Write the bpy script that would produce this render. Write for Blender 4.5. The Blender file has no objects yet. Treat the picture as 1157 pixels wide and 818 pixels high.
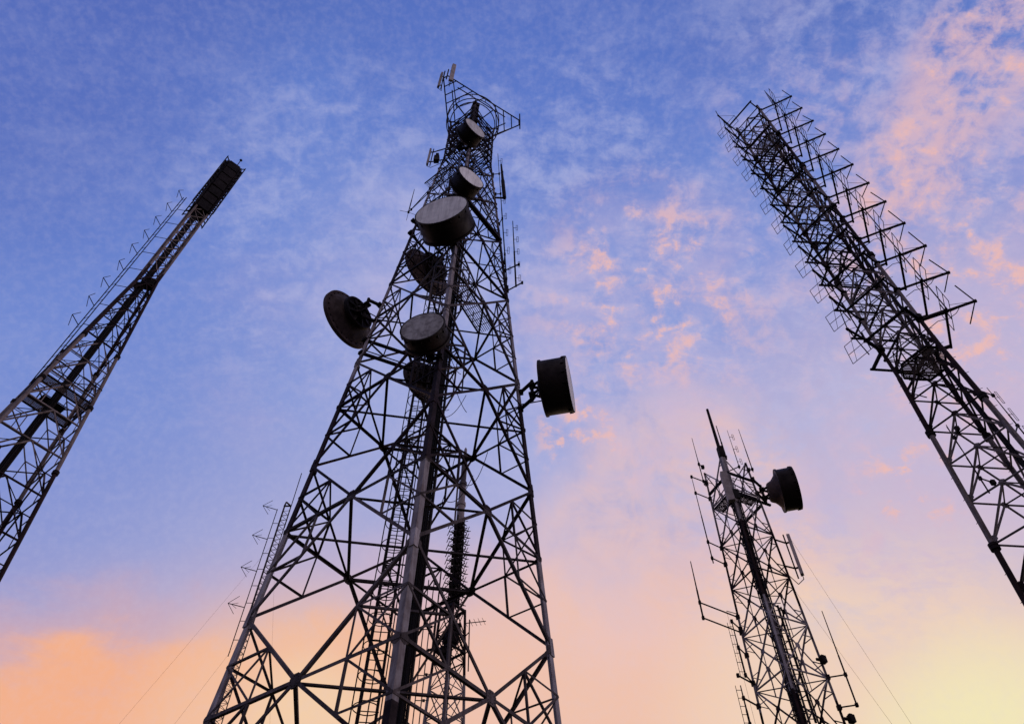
import bpy, math, random
from mathutils import Vector as V, Matrix
random.seed(11)
R = math.radians
S = bpy.context.scene
COL = S.collection

# ------------------------------------------------------------------ camera
FPX, PITCH, ROLL = 835.0, 0.914825, 0.0108
CX, CY, EYE = 578.5, 409.0, V((0, 0, 1.6))
cp, sp, cr, sr = math.cos(PITCH), math.sin(PITCH), math.cos(ROLL), math.sin(ROLL)
AX, AU, AF = V((1, 0, 0)), V((0, -sp, cp)), V((0, cp, sp))
RC, UC = AX * cr + AU * sr, AU * cr - AX * sr
cam_data = bpy.data.cameras.new('camera')
cam = bpy.data.objects.new('camera', cam_data)
COL.objects.link(cam)
cam_data.sensor_width = 36
cam_data.lens = 36 * FPX / 1157
cam_data.clip_start, cam_data.clip_end = 0.1, 8000
cam.matrix_world = Matrix(((RC.x, UC.x, -AF.x, EYE.x), (RC.y, UC.y, -AF.y, EYE.y), (RC.z, UC.z, -AF.z, EYE.z), (0, 0, 0, 1)))
S.camera = cam

def ray(px, py):
    """Direction from the eye for a photo position."""
    v = AF + RC * ((px - CX) / FPX) + UC * ((CY - py) / FPX)
    return v
def at(px, py, Y):
    """Point seen at that photo position, Y metres ahead."""
    v = ray(px, py)
    return EYE + v * (Y / v.y)
def atz(px, py, z):
    v = ray(px, py)
    return EYE + v * ((z - EYE.z) / v.z)

# ------------------------------------------------------------------ sky and light
SUN_AZ, SUN_EL = 4.0, 7.0      # degrees, azimuth from +X towards +Y
S.view_settings.view_transform = 'Standard'
S.view_settings.look = 'None'
S.view_settings.exposure = 0.0
S.view_settings.gamma = 1.0
S.view_settings.use_curve_mapping = False

def lin(c, k=1.0):
    o = []
    for v in c:
        v /= 255.0
        o.append((v / 12.92 if v <= 0.04045 else ((v + 0.055) / 1.055) ** 2.4) * k)
    return (*o, 1.0)

world = bpy.data.worlds.new('World')
S.world = world
world.use_nodes = True
nt = world.node_tree
nt.nodes.clear()

class NG:
    """Small helper for wiring shader nodes."""
    def __init__(s, tree): s.t = tree
    def n(s, kind, **kw):
        nd = s.t.nodes.new(kind)
        for k, v in kw.items(): setattr(nd, k, v)
        return nd
    def put(s, sock, v):
        if hasattr(v, 'is_linked') or hasattr(v, 'links'): s.t.links.new(v, sock)
        else: sock.default_value = v
    def math(s, op, a, b=0.0, clamp=False):
        nd = s.n('ShaderNodeMath', operation=op, use_clamp=clamp)
        s.put(nd.inputs[0], a); s.put(nd.inputs[1], b)
        return nd.outputs[0]
    def vmath(s, op, a, b):
        nd = s.n('ShaderNodeVectorMath', operation=op)
        s.put(nd.inputs[0], a); s.put(nd.inputs[1], b)
        return nd.outputs['Value' if op == 'DOT_PRODUCT' else 'Vector']
    def rng(s, v, a, b, c=0.0, d=1.0, smooth=True):
        nd = s.n('ShaderNodeMapRange', interpolation_type='SMOOTHSTEP' if smooth else 'LINEAR')
        s.put(nd.inputs['Value'], v)
        for k, x in (('From Min', a), ('From Max', b), ('To Min', c), ('To Max', d)): s.put(nd.inputs[k], x)
        return nd.outputs['Result']
    def noise(s, vec, scale, detail=6, rough=0.6, dist=0.0):
        nd = s.n('ShaderNodeTexNoise')
        if vec is not None: s.t.links.new(vec, nd.inputs['Vector'])
        for k, x in (('Scale', scale), ('Detail', detail), ('Roughness', rough), ('Distortion', dist)): nd.inputs[k].default_value = x
        return nd.outputs['Fac']
    def mix(s, f, a, b):
        nd = s.n('ShaderNodeMix', data_type='RGBA')
        s.put(nd.inputs[0], f); s.put(nd.inputs[6], a); s.put(nd.inputs[7], b)
        return nd.outputs[2]
    def ramp(s, f, stops):
        nd = s.n('ShaderNodeValToRGB')
        s.t.links.new(f, nd.inputs['Fac'])
        e = nd.color_ramp.elements
        while len(e) < len(stops): e.new(0.5)
        for el, (p, c) in zip(e, sorted(stops)): el.position = p; el.color = c
        return nd.outputs['Color']

g = NG(nt)
dirv = g.n('ShaderNodeTexCoord').outputs['Generated']
sep = g.n('ShaderNodeSeparateXYZ'); nt.links.new(dirv, sep.inputs[0])
zc = g.math('ADD', g.math('MAXIMUM', sep.outputs['Z'], 0.0), 0.25)
plane = g.n('ShaderNodeCombineXYZ')                     # the cloud deck overhead, seen in perspective
nt.links.new(g.math('DIVIDE', sep.outputs['X'], zc), plane.inputs[0])
nt.links.new(g.math('DIVIDE', sep.outputs['Y'], zc), plane.inputs[1])
deck = plane.outputs[0]
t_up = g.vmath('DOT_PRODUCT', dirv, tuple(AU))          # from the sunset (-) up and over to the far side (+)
big = g.noise(dirv, 3.2, 5, 0.6)
t_w = g.math('ADD', t_up, g.math('MULTIPLY', g.math('SUBTRACT', big, 0.5), 0.16))
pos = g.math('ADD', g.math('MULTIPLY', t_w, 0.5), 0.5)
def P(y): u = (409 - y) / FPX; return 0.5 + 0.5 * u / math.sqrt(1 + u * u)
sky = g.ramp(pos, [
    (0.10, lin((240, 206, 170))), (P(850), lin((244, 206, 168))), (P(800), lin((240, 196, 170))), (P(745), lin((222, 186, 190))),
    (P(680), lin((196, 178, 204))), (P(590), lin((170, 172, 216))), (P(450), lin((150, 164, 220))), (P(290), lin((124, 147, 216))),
    (P(120), lin((99, 128, 206))), (P(10), lin((87, 114, 193))), (0.84, lin((118, 130, 184))), (0.92, lin((172, 166, 192))), (1.0, lin((206, 190, 200)))])  # last stops: unseen sky behind the camera, brightened to light dish faces
def blob(px, py, rad, soft=1.0):
    """Soft round patch of sky: 1 in the middle, 0 at rad (photo units) from it."""
    d = ray(px, py).normalized()
    c = g.vmath('DOT_PRODUCT', dirv, tuple(d))
    a = math.atan(rad / FPX)
    return g.rng(c, math.cos(a), math.cos(a * (1 - soft)), 0.0, 1.0)
def union(*bs):
    o = bs[0]
    for b in bs[1:]: o = g.math('MAXIMUM', o, b)
    return o
def times(*bs):
    o = bs[0]
    for b in bs[1:]: o = g.math('MULTIPLY', o, b)
    return o
def wmix(*ws):
    o = None
    for v, w in ws:
        t = g.math('MULTIPLY', v, w); o = t if o is None else g.math('ADD', o, t)
    return o
# broad tints
sky = g.mix(times(blob(-60, 330, 430), 0.6), sky, lin((95, 126, 207)))
sky = g.mix(times(blob(-40, -40, 330), 0.6), sky, lin((80, 99, 180)))
sky = g.mix(times(blob(600, 30, 260), 0.35), sky, lin((85, 113, 197)))
sky = g.mix(times(blob(1200, 620, 430), 0.55), sky, lin((232, 202, 208)))
# cloud textures: wide soft banks, drawn-out streaks, small flecks
mp = g.n('ShaderNodeMapping'); nt.links.new(deck, mp.inputs['Vector'])
mp.inputs['Rotation'].default_value = (0, 0, R(-58)); mp.inputs['Scale'].default_value = (1.0, 2.1, 1.0)
drawn = mp.outputs[0]
soft = g.noise(deck, 2.6, 8, 0.60, 0.5)
w1 = g.noise(drawn, 4.2, 11, 0.64, 0.7)
w2 = g.noise(drawn, 15.0, 8, 0.66, 0.5)
w3 = g.noise(dirv, 9.0, 8, 0.62, 0.4)
flk = g.noise(dirv, 42.0, 7, 0.62, 0.3)
mid_ = g.noise(dirv, 17.0, 8, 0.62, 0.5)
tb = g.math('ADD', t_up, wmix((g.math('SUBTRACT', soft, 0.5), 0.22), (g.math('SUBTRACT', w3, 0.5), 0.10)))
def bank(y0, y1):
    """1 below photo height y1, 0 above y0, with a torn edge."""
    f = lambda y: 2 * P(y) - 1
    return g.math('SUBTRACT', 1.0, g.rng(tb, f(y1), f(y0)))
# torn banks of glow along the bottom
sky = g.mix(times(blob(620, 640, 330), bank(560, 720), 0.65), sky, lin((232, 192, 194)))
sky = g.mix(times(union(blob(20, 800, 300), times(blob(240, 820, 160), 0.8)), bank(612, 668), 0.55), sky, lin((214, 170, 176)))
sky = g.mix(times(g.math('MINIMUM', times(union(blob(0, 790, 380), times(blob(260, 850, 260), 0.8)), 1.7), 1.0), bank(662, 722)), sky, lin((247, 179, 142)))
sky = g.mix(times(blob(330, 860, 200), 0.9), sky, lin((246, 198, 166)))
sky = g.mix(times(blob(345, 820, 80), 0.6), sky, lin((247, 216, 178)))
sky = g.mix(times(union(blob(720, 760, 270), blob(600, 800, 170)), bank(610, 690), 0.9), sky, lin((244, 197, 174)))
sky = g.mix(times(g.math('MINIMUM', times(union(blob(775, 560, 150), blob(700, 640, 140), blob(830, 640, 120)), 1.5), 1.0), g.rng(wmix((soft, .35), (w3, .4), (mid_, .25)), 0.36, 0.54), 0.92), sky, lin((240, 198, 188)))
sky = g.mix(times(g.math('MINIMUM', times(blob(1030, 870, 270), 1.3), 1.0), g.rng(w3, 0.2, 0.55, 0.6, 1.0), 0.85), sky, lin((245, 214, 188)))
sky = g.mix(times(g.math('MINIMUM', times(blob(1165, 900, 165), 1.0), 1.0), g.rng(wmix((soft, .5), (w3, .5)), 0.25, 0.5)), sky, lin((246, 235, 187)))
# thin pale wisps over the blue
wisp = g.rng(wmix((w1, 0.34), (w2, 0.33), (flk, 0.33)), 0.44, 0.63)
wm = union(blob(640, 290, 330), times(blob(390, 260, 250), 0.85), times(blob(1000, 140, 300), 0.85), blob(900, 440, 330), times(blob(200, 150, 260), 0.22), times(blob(90, 440, 260), 0.15))
sky = g.mix(times(wisp, wm, 0.62), sky, lin((182, 187, 228)))
sky = g.mix(times(union(blob(640, 470, 280), blob(470, 330, 170)), g.rng(w3, 0.3, 0.7), 0.6), sky, lin((182, 184, 226)))
# soft pink veils, then the sunlit flecks inside them
veil = g.rng(wmix((soft, 0.5), (w3, 0.25), (w2, 0.25)), 0.40, 0.62)
vm = union(blob(745, 370, 210), blob(1110, 340, 260), times(blob(1000, 540, 150), 0.7), times(blob(290, 400, 140), 0.35), times(blob(430, 310, 110), 0.4), times(blob(900, 150, 170), 0.35))
sky = g.mix(times(veil, vm, 0.60), sky, lin((205, 183, 213)))
pk = g.rng(wmix((w2, 0.22), (flk, 0.34), (mid_, 0.44)), 0.465, 0.60)
pm = union(blob(745, 350, 190), times(blob(1100, 350, 250), 0.9), times(blob(1000, 560, 120), 0.7), times(blob(690, 500, 100), 0.7), times(blob(930, 200, 160), 0.45))
sky = g.mix(times(pk, pm, 0.50), sky, lin((230, 188, 196)))
# the long sunlit streak at the upper right
line = union(*[blob(1150 - 24 * k, -10 + 40 * k, 58 + 4 * (k % 3)) for k in range(7)])
wide = union(blob(1100, 110, 150), blob(1150, 230, 150), blob(1050, 220, 110))
sky = g.mix(times(wide, g.rng(wmix((w1, .4), (mid_, .3), (flk, .3)), 0.46, 0.59), 0.4), sky, lin((194, 178, 212)))
sky = g.mix(times(line, g.rng(wmix((w1, .30), (mid_, .30), (flk, .40)), 0.42, 0.57), 0.75), sky, lin((222, 183, 194)))
pk2 = g.rng(wmix((w2, 0.25), (flk, 0.40), (mid_, 0.35)), 0.52, 0.61)
sky = g.mix(times(pk2, union(blob(655, 490, 60), blob(1040, 200, 75), blob(735, 330, 120), blob(1030, 545, 60), blob(1110, 70, 70), blob(1080, 340, 130)), 0.75), sky, lin((248, 190, 172)))
# fine grain of the cloud deck
fine = g.noise(dirv, 120.0, 3, 0.6)
sky = g.mix(times(g.rng(fine, 0.35, 0.75), 0.08), sky, lin((214, 205, 226)))
nish = g.n('ShaderNodeTexSky', sky_type='NISHITA', sun_disc=False)
nish.sun_elevation, nish.sun_rotation = R(SUN_EL), R(90 - SUN_AZ)
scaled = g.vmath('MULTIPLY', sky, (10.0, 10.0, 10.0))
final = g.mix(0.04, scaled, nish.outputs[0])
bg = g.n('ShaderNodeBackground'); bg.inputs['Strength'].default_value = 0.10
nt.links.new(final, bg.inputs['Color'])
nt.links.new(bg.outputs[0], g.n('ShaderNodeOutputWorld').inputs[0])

sun_d = bpy.data.lights.new('sun', 'SUN')
sun = bpy.data.objects.new('sun', sun_d); COL.objects.link(sun)
sun_d.energy, sun_d.angle, sun_d.color = 0.65, R(5), (1.0, 0.82, 0.74)
sv = V((math.cos(R(SUN_EL)) * math.cos(R(SUN_AZ)), math.cos(R(SUN_EL)) * math.sin(R(SUN_AZ)), math.sin(R(SUN_EL))))
sun.rotation_euler = sv.to_track_quat('Z', 'Y').to_euler()

# ------------------------------------------------------------------ materials
def mat(name, c1, c2=None, scale=3.0, rough=0.6, metal=0.0, spec=0.3, bump=0.0, bands=None, streak=0.0):
    m = bpy.data.materials.new(name); m.use_nodes = True
    k = NG(m.node_tree); b = m.node_tree.nodes['Principled BSDF']
    c2 = c2 or tuple(x * 0.6 for x in c1)
    tc = k.n('ShaderNodeNewGeometry').outputs['Position']
    nz = k.noise(tc, scale, 6, 0.65)
    f = k.rng(nz, 0.35, 0.68)
    colr = k.mix(f, (*c1, 1), (*c2, 1))
    if bands:                                            # painted warning bands up the tower
        z0, per, a1, a2 = bands
        sx = k.n('ShaderNodeSeparateXYZ'); m.node_tree.links.new(tc, sx.inputs[0])
        fr = k.math('FRACT', k.math('DIVIDE', k.math('SUBTRACT', sx.outputs['Z'], z0 - 40 * per), per))
        isw = k.math('LESS_THAN', fr, 0.5)
        st = k.vmath('MULTIPLY', tc, (9.0, 9.0, 0.7))       # rust and dirt run down the steel
        dirt = k.rng(k.math('ADD', k.math('MULTIPLY', k.noise(tc, 1.7, 7, 0.7), 0.5), k.math('MULTIPLY', k.noise(st, 1.0, 6, 0.65), 0.5)), 0.34, 0.66)
        wcol = k.mix(dirt, (*a1, 1), (*a2, 1))
        colr = k.mix(isw, colr, wcol)
    rnd = k.rng(k.n('ShaderNodeObjectInfo').outputs['Random'], 0.0, 1.0, 0.72, 1.28, False)   # piece to piece
    cv = k.n('ShaderNodeCombineXYZ')
    for q in range(3): m.node_tree.links.new(rnd, cv.inputs[q])
    colr = k.vmath('MULTIPLY', colr, cv.outputs[0])
    if streak:
        sv_ = k.rng(k.noise(k.vmath('MULTIPLY', tc, (7.0, 7.0, 0.5)), 1.0, 6, 0.7), 0.40, 0.72)
        colr = k.mix(k.math('MULTIPLY', sv_, streak), colr, (*(x * 0.45 for x in c2), 1))
    m.node_tree.links.new(colr, b.inputs['Base Color'])
    rr = k.rng(nz, 0.3, 0.7, rough - 0.1, min(1, rough + 0.15))
    m.node_tree.links.new(rr, b.inputs['Roughness'])
    b.inputs['Metallic'].default_value = metal
    b.inputs['Specular IOR Level'].default_value = spec
    if bump:
        bp = k.n('ShaderNodeBump'); bp.inputs['Strength'].default_value = bump; bp.inputs['Distance'].default_value = 0.02
        m.node_tree.links.new(k.noise(tc, scale * 9, 4, 0.6), bp.inputs['Height'])
        m.node_tree.links.new(bp.outputs[0], b.inputs['Normal'])
    return m
RED, RED2 = (0.026, 0.010, 0.010), (0.013, 0.007, 0.007)
WHT, WHT2 = (0.36, 0.31, 0.31), (0.14, 0.10, 0.095)
def banded(name, z0, per, w1=WHT, w2=WHT2): return mat(name, RED, RED2, 2.5, 0.7, 0, 0.12, bands=(z0, per, w1, w2))
STEEL, STEEL2 = (0.105, 0.078, 0.075), (0.032, 0.021, 0.019)
M_MAIN = banded('banded_paint_central', 9.6, 15.6)
M_BRACE = banded('banded_bracing_central', 9.6, 15.6, STEEL, STEEL2)
M_RIGHT = banded('banded_paint_right', 19.9, 12.5, (0.22, 0.175, 0.165), (0.07, 0.047, 0.042))
M_LEFT = banded('banded_paint_left', 24.6, 16.8, (0.24, 0.19, 0.18), (0.08, 0.055, 0.05))
M_MID = banded('banded_paint_small', 26.3, 9.0)
M_FAR = banded('banded_paint_far', 22.0, 10.0)
M_DARK = mat('dark_steel', (0.016, 0.009, 0.008), (0.009, 0.006, 0.006), 3, 0.7, spec=0.1)
M_CABLE = mat('black_cable', (0.009, 0.006, 0.006), (0.016, 0.011, 0.010), 6, 0.6, spec=0.12)
M_DRUM = mat('drum_paint', (0.021, 0.012, 0.011), (0.009, 0.005, 0.005), 1.6, 0.6, spec=0.12)
M_BACK = mat('dish_back', (0.105, 0.066, 0.058), (0.055, 0.034, 0.030), 2.2, 0.7, spec=0.15, bump=0.2, streak=0.5)
M_RADOME = mat('radome_cloth', (0.80, 0.74, 0.70), (0.60, 0.55, 0.53), 1.6, 0.7, spec=0.2, bump=0.1, streak=0.5)
M_RADOME2 = mat('weathered_radome', (0.50, 0.45, 0.43), (0.22, 0.19, 0.185), 3.2, 0.75, spec=0.2, bump=0.15, streak=0.4)
M_PANEL = mat('panel_plastic', (0.34, 0.27, 0.25), (0.22, 0.17, 0.155), 2.0, 0.6, spec=0.15)
M_PDARK = mat('panel_dark', (0.012, 0.007, 0.006), (0.008, 0.005, 0.005), 3.0, 0.7, spec=0.08)
M_GALV = mat('galvanised_steel', (0.075, 0.052, 0.048), (0.04, 0.027, 0.025), 4, 0.65, 0, 0.15)
M_GRATE = mat('floor_grating', (0.22, 0.17, 0.155), (0.14, 0.10, 0.095), 5, 0.7, spec=0.1)
M_CONC = mat('concrete', (0.32, 0.31, 0.29), (0.24, 0.23, 0.22), 1.5, 0.85, bump=0.3)
M_SOIL = mat('grass_and_soil', (0.060, 0.070, 0.030), (0.085, 0.070, 0.045), 0.4, 0.95, bump=0.4)

# ------------------------------------------------------------------ mesh helpers
ORG = {}
class MB:
    def __init__(s): s.v, s.f = [], []
    def _add(s, vs, fs):
        b = len(s.v); s.v += vs; s.f += [tuple(b + i for i in f) for f in fs]
    def prism(s, p, q, poly, up=None, poly2=None):
        """Sweep a 2-D outline from p to q."""
        p, q = V(p), V(q); d = (q - p)
        if d.length < 1e-5: return
        d.normalize()
        up = V(up) if up is not None else V((0, 0, 1))
        w = up - d * up.dot(d)
        if w.length < 1e-3: up = V((0.3, 1, 0)); w = up - d * up.dot(d)
        w.normalize(); u = d.cross(w)
        n = len(poly)
        vs = [p + u * a + w * b for a, b in poly] + [q + u * a + w * b for a, b in (poly2 or poly)]
        fs = [(i, (i + 1) % n, n + (i + 1) % n, n + i) for i in range(n)] + [tuple(range(n - 1, -1, -1)), tuple(range(n, 2 * n))]
        s._add(vs, fs)
    def bar(s, p, q, w, h=None, up=None):
        h = h or w
        s.prism(p, q, [(-w / 2, -h / 2), (w / 2, -h / 2), (w / 2, h / 2), (-w / 2, h / 2)], up)
    def angle(s, p, q, w, up=None, t=None):
        """Steel angle section: two thin flanges."""
        t = t or max(0.012, w * 0.13)
        h = w * 0.3
        s.prism(p, q, [(-w / 2, -h), (w / 2, -h), (w / 2, -h + t), (-w / 2 + t, -h + t), (-w / 2 + t, w - h), (-w / 2, w - h)], up)
    def tube(s, p, q, r, n=8, r2=None):
        r2 = r if r2 is None else r2
        c = [(math.cos(2 * math.pi * i / n), math.sin(2 * math.pi * i / n)) for i in range(n)]
        s.prism(p, q, [(a * r, b * r) for a, b in c], None, [(a * r2, b * r2) for a, b in c])
    def path(s, pts, r, n=6):
        for a, b in zip(pts, pts[1:]): s.tube(a, b, r, n)
    def lathe(s, o, ax, prof, n=40):
        o, ax = V(o), V(ax).normalized()
        u = ax.cross(V((0, 0, 1)))
        if u.length < 1e-3: u = V((1, 0, 0))
        u.normalize(); w = u.cross(ax)
        vs, fs = [], []
        for x, r in prof:
            for i in range(n):
                a = 2 * math.pi * i / n
                vs.append(o + ax * x + (u * math.cos(a) + w * math.sin(a)) * r)
        for k in range(len(prof) - 1):
            for i in range(n):
                j = (i + 1) % n
                fs.append((k * n + i, k * n + j, (k + 1) * n + j, (k + 1) * n + i))
        s._add(vs, fs)
        for k in (0, len(prof) - 1):
            if prof[k][1] > 1e-4: s.f.append(tuple(len(s.v) - len(vs) + k * n + i for i in range(n)))
    def ring(s, o, rad, r, ax=(0, 0, 1), n=36, a0=0, a1=360):
        o, ax = V(o), V(ax).normalized()
        u = ax.cross(V((0, 0, 1)))
        if u.length < 1e-3: u = V((1, 0, 0))
        u.normalize(); w = ax.cross(u)
        pts = [o + (u * math.cos(R(a0 + (a1 - a0) * i / n)) + w * math.sin(R(a0 + (a1 - a0) * i / n))) * rad for i in range(n + 1)]
        s.path(pts, r, 6)
    def box(s, c, sx, sy, sz, rz=0.0):
        c = V(c); m = Matrix.Rotation(rz, 3, 'Z')
        vs = [c + m @ V((a * sx / 2, b * sy / 2, d * sz / 2)) for d in (-1, 1) for a, b in ((-1, -1), (1, -1), (1, 1), (-1, 1))]
        s._add(vs, [(3, 2, 1, 0), (4, 5, 6, 7)] + [(i, (i + 1) % 4, 4 + (i + 1) % 4, 4 + i) for i in range(4)])
    def plate(s, c, nrm, rad, th=0.02, n=6, up=None):
        c, nrm = V(c), V(nrm).normalized()
        s.prism(c - nrm * th / 2, c + nrm * th / 2, [(rad * math.cos(2 * math.pi * (i + .5) / n), rad * math.sin(2 * math.pi * (i + .5) / n)) for i in range(n)], up)
    def build(s, name, m, parent=None, org=None):
        o0 = ORG[parent] if parent is not None else V(org or (0, 0, 0))
        me = bpy.data.meshes.new(name)
        me.from_pydata([tuple(v - o0) for v in s.v], [], s.f)
        me.materials.append(m)
        me.update()
        import bmesh
        bm = bmesh.new(); bm.from_mesh(me); bmesh.ops.recalc_face_normals(bm, faces=bm.faces); bm.to_mesh(me); bm.free()
        me.shade_smooth(); me.set_sharp_from_angle(angle=R(32))
        o = bpy.data.objects.new(name, me); COL.objects.link(o)
        if parent is not None: o.parent = parent
        else: o.location = o0
        ORG[o] = o0
        return o
def tag(o, label, cat, group=None):
    o['label'] = label; o['category'] = cat
    if group: o['group'] = group
    return o
def thing(name, label, cat, loc=(0, 0, 0), group=None):
    o = bpy.data.objects.new(name, None); COL.objects.link(o)
    o.location = loc; o.empty_display_size = 0.3
    ORG[o] = V(loc)
    return tag(o, label, cat, group)
def copy_tree(o, parent=None):
    c = o.copy(); COL.objects.link(c)
    if parent is not None: c.parent = parent
    for ch in list(o.children): copy_tree(ch, c)
    return c
def mid(*p): return sum((V(a) for a in p), V()) / len(p)
def lerp(a, b, t): return V(a) * (1 - t) + V(b) * t
ORD = ['topmost', 'second', 'third', 'fourth', 'fifth', 'sixth', 'seventh', 'eighth', 'ninth', 'tenth', 'eleventh', 'twelfth']
def nth(k, n): return 'topmost' if k == 0 else ('lowest' if k == n - 1 else ORD[k] + ' from the top')

# ------------------------------------------------------------------ ground
gm = MB()
nseg = 48
ringr = [0, 6, 15, 30, 60, 120, 300, 900, 3000]
for k, rr in enumerate(ringr):
    for i in range(nseg):
        a = 2 * math.pi * i / nseg
        gm.v.append(V((rr * math.cos(a), rr * math.sin(a) + 15, 0.0)))
for k in range(len(ringr) - 1):
    for i in range(nseg):
        j = (i + 1) % nseg
        gm.f.append((k * nseg + i, k * nseg + j, (k + 1) * nseg + j, (k + 1) * nseg + i) if k else (i, nseg + j, nseg + i))
ground = gm.build('ground', M_SOIL); ground['kind'] = 'structure'

# ------------------------------------------------------------------ central tower
X0, Y0, TH = -3.19, 20.0, 0.150
ZW = 50.0
def mr(z): return 5.709 - 0.0809 * min(z, ZW)
def ml(i, z):
    a = TH + i * math.pi / 2
    return V((X0 + mr(z) * math.cos(a), Y0 + mr(z) * math.sin(a), z))
MC = V((X0, Y0, 0))
main = thing('lattice_tower', 'tall central lattice tower tapering upward, hung with drum dishes and topped by a ring platform', 'tower', MC)
LEVELS = [0.3, 5.6, 11.14, 17.42, 23.76, 30.2, 36.6, 42.0, 46.3, ZW]
def corner_leg(i, z0, z1, w):
    """Angle-section leg, heel pointing outwards."""
    m = MB(); a = TH + i * math.pi / 2
    p, q = ml(i, z0), ml(i, z1)
    out = V((math.cos(a), math.sin(a), 0))
    d = (q - p).normalized(); w_ = (out - d * out.dot(d)).normalized(); u = d.cross(w_)
    t = 0.028; s2 = math.sqrt(.5)
    def sec(c):
        pts = [(0, 0), (-w, -w), (-w + t * 1.0, -w - t * 1.0), (0, -2 * t), (w - t, -w - t), (w, -w)]
        return [c + u * (x * s2) + w_ * (y * s2) for x, y in pts]
    a_, b_ = sec(p), sec(q); n = 6
    m._add(a_ + b_, [(k, (k + 1) % n, n + (k + 1) % n, n + k) for k in range(n)] + [(5, 4, 3, 2, 1, 0), (6, 7, 8, 9, 10, 11)])
    return m
for i in range(4):
    m = MB()
    for z0, z1, w in ((0, 17.42, 0.205), (17.42, 30.2, 0.18), (30.2, 42, 0.155), (42, ZW, 0.13), (ZW, 56.8, 0.115)):
        c = corner_leg(i, z0, z1, w); m._add(c.v, c.f)
    lg = m.build('leg', M_MAIN, main)
    a = TH + i * math.pi / 2; out = V((math.cos(a), math.sin(a), 0))
    for z in (8.4, 14.17, 20.5, 26.7):
        sp_ = MB(); w_ = 0.17 if z < 20 else 0.145
        sp_.bar(ml(i, z - 0.3) - out * 0.07, ml(i, z + 0.3) - out * 0.07, w_, w_, out + out.cross(V((0, 0, 1))))
        sp_.build('splice_plate', M_MAIN, lg)
    ft = MB(); ft.box(ml(i, 0) + V((0, 0, 0.12)), 1.3, 1.3, 0.5, TH); ft.build('footing', M_CONC, main)
for k in range(len(LEVELS) - 1):
    z0, z1 = LEVELS[k], LEVELS[k + 1]; zm = (z0 + z1) / 2
    if k == 2: zm = 14.17
    if k == 3: zm = 20.47
    if k == 4: zm = 26.72
    if k == 5: zm = 33.3
    w1 = 0.098 if z0 < 24 else (0.085 if z0 < 36 else 0.068)
    w2 = 0.062 if z0 < 24 else (0.055 if z0 < 36 else 0.042)
    for f in range(4):
        i, j = f, (f + 1) % 4
        m = MB()
        C0, C1 = mid(ml(i, z0), ml(j, z0)), mid(ml(i, z1), ml(j, z1))
        n = (MC + V((0, 0, z0)) - C0).normalized()
        for leg in (i, j):
            m.angle(ml(leg, z0), C0, w1, n)
            m.angle(C0, ml(leg, zm), w1, n)
            m.angle(C1, ml(leg, zm), w1, n)
            for (zz, C) in ((z0, C0), (z1, C1)):
                a = mid(ml(leg, zz), ml(leg, zm)); b = mid(ml(leg, zm), C); c = mid(ml(leg, zz), C)
                m.angle(a, b, w2, n); m.angle(b, c, w2, n)
                if zz == z0 or z0 < 40: m.angle(a, c, w2, n)
                if zz == z0 and z0 < 36: m.angle(b, ml(leg, zz), w2, n)
        gp = m
        for leg in (i, j):
            gp.plate(lerp(ml(leg, zm), C0, 0.04), n, 0.17 if z0 < 24 else 0.13, 0.03, 6)
            gp.plate(lerp(ml(leg, z0), C0, 0.04), n, 0.16 if z0 < 24 else 0.12, 0.03, 6)
        fb = m.build('face_bracing', M_BRACE, main)
        gp = MB(); gp.plate(C0 - n * 0.02, n, 0.21 if z0 < 24 else 0.15, 0.045, 8)
        for a_ in range(10):
            e1 = n.cross(V((0, 0, 1))).normalized(); rr = 0.14 if z0 < 24 else 0.1
            gp.tube(C0 - n * 0.06 + e1 * rr * math.cos(a_ * .628) + V((0, 0, rr * math.sin(a_ * .628))), C0 + n * 0.02 + e1 * rr * math.cos(a_ * .628) + V((0, 0, rr * math.sin(a_ * .628))), 0.016, 6)
        gp.build('gusset_plate', M_BRACE, fb)
    m = MB()
    Cs = [mid(ml(f, z0), ml((f + 1) % 4, z0)) for f in range(4)]
    dz = V((0, 0, -0.06))
    for f in range(4): m.angle(Cs[f] + dz, Cs[(f + 1) % 4] + dz, w1)
    m.angle(ml(0, z0) + dz * 2, ml(2, z0) + dz * 2, w2)
    if k % 2: m.angle(ml(1, z0) + dz * 3, ml(3, z0) + dz * 3, w2)
    for f in range(4):                                    # hip bracing between the faces
        i, j, h = f, (f + 1) % 4, (f + 3) % 4
        b1 = mid(ml(i, zm), mid(ml(i, z0), ml(j, z0))); b2 = mid(ml(i, zm), mid(ml(i, z0), ml(h, z0)))
        m.angle(b1, b2, w2)
    m.build('plan_bracing', M_BRACE, main)
# prismatic head
zs = [ZW + 1.1 * k for k in range(7)]
for k in range(6):
    m = MB()
    for f in range(4):
        i, j = f, (f + 1) % 4
        z0, z1 = zs[k], zs[k + 1]
        n = (MC + V((0, 0, z0)) - mid(ml(i, z0), ml(j, z0))).normalized()
        m.angle(ml(i, z0), ml(j, z1), 0.065, n); m.angle(ml(j, z0), ml(i, z1), 0.065, n)
        m.angle(ml(i, z0), ml(j, z0), 0.075, n)
    m.angle(ml(0, zs[k]), ml(2, zs[k]), 0.05); m.angle(ml(1, zs[k]) - V((0, 0, .05)), ml(3, zs[k]) - V((0, 0, .05)), 0.05)
    m.build('head_bracing', M_BRACE, main)
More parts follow.
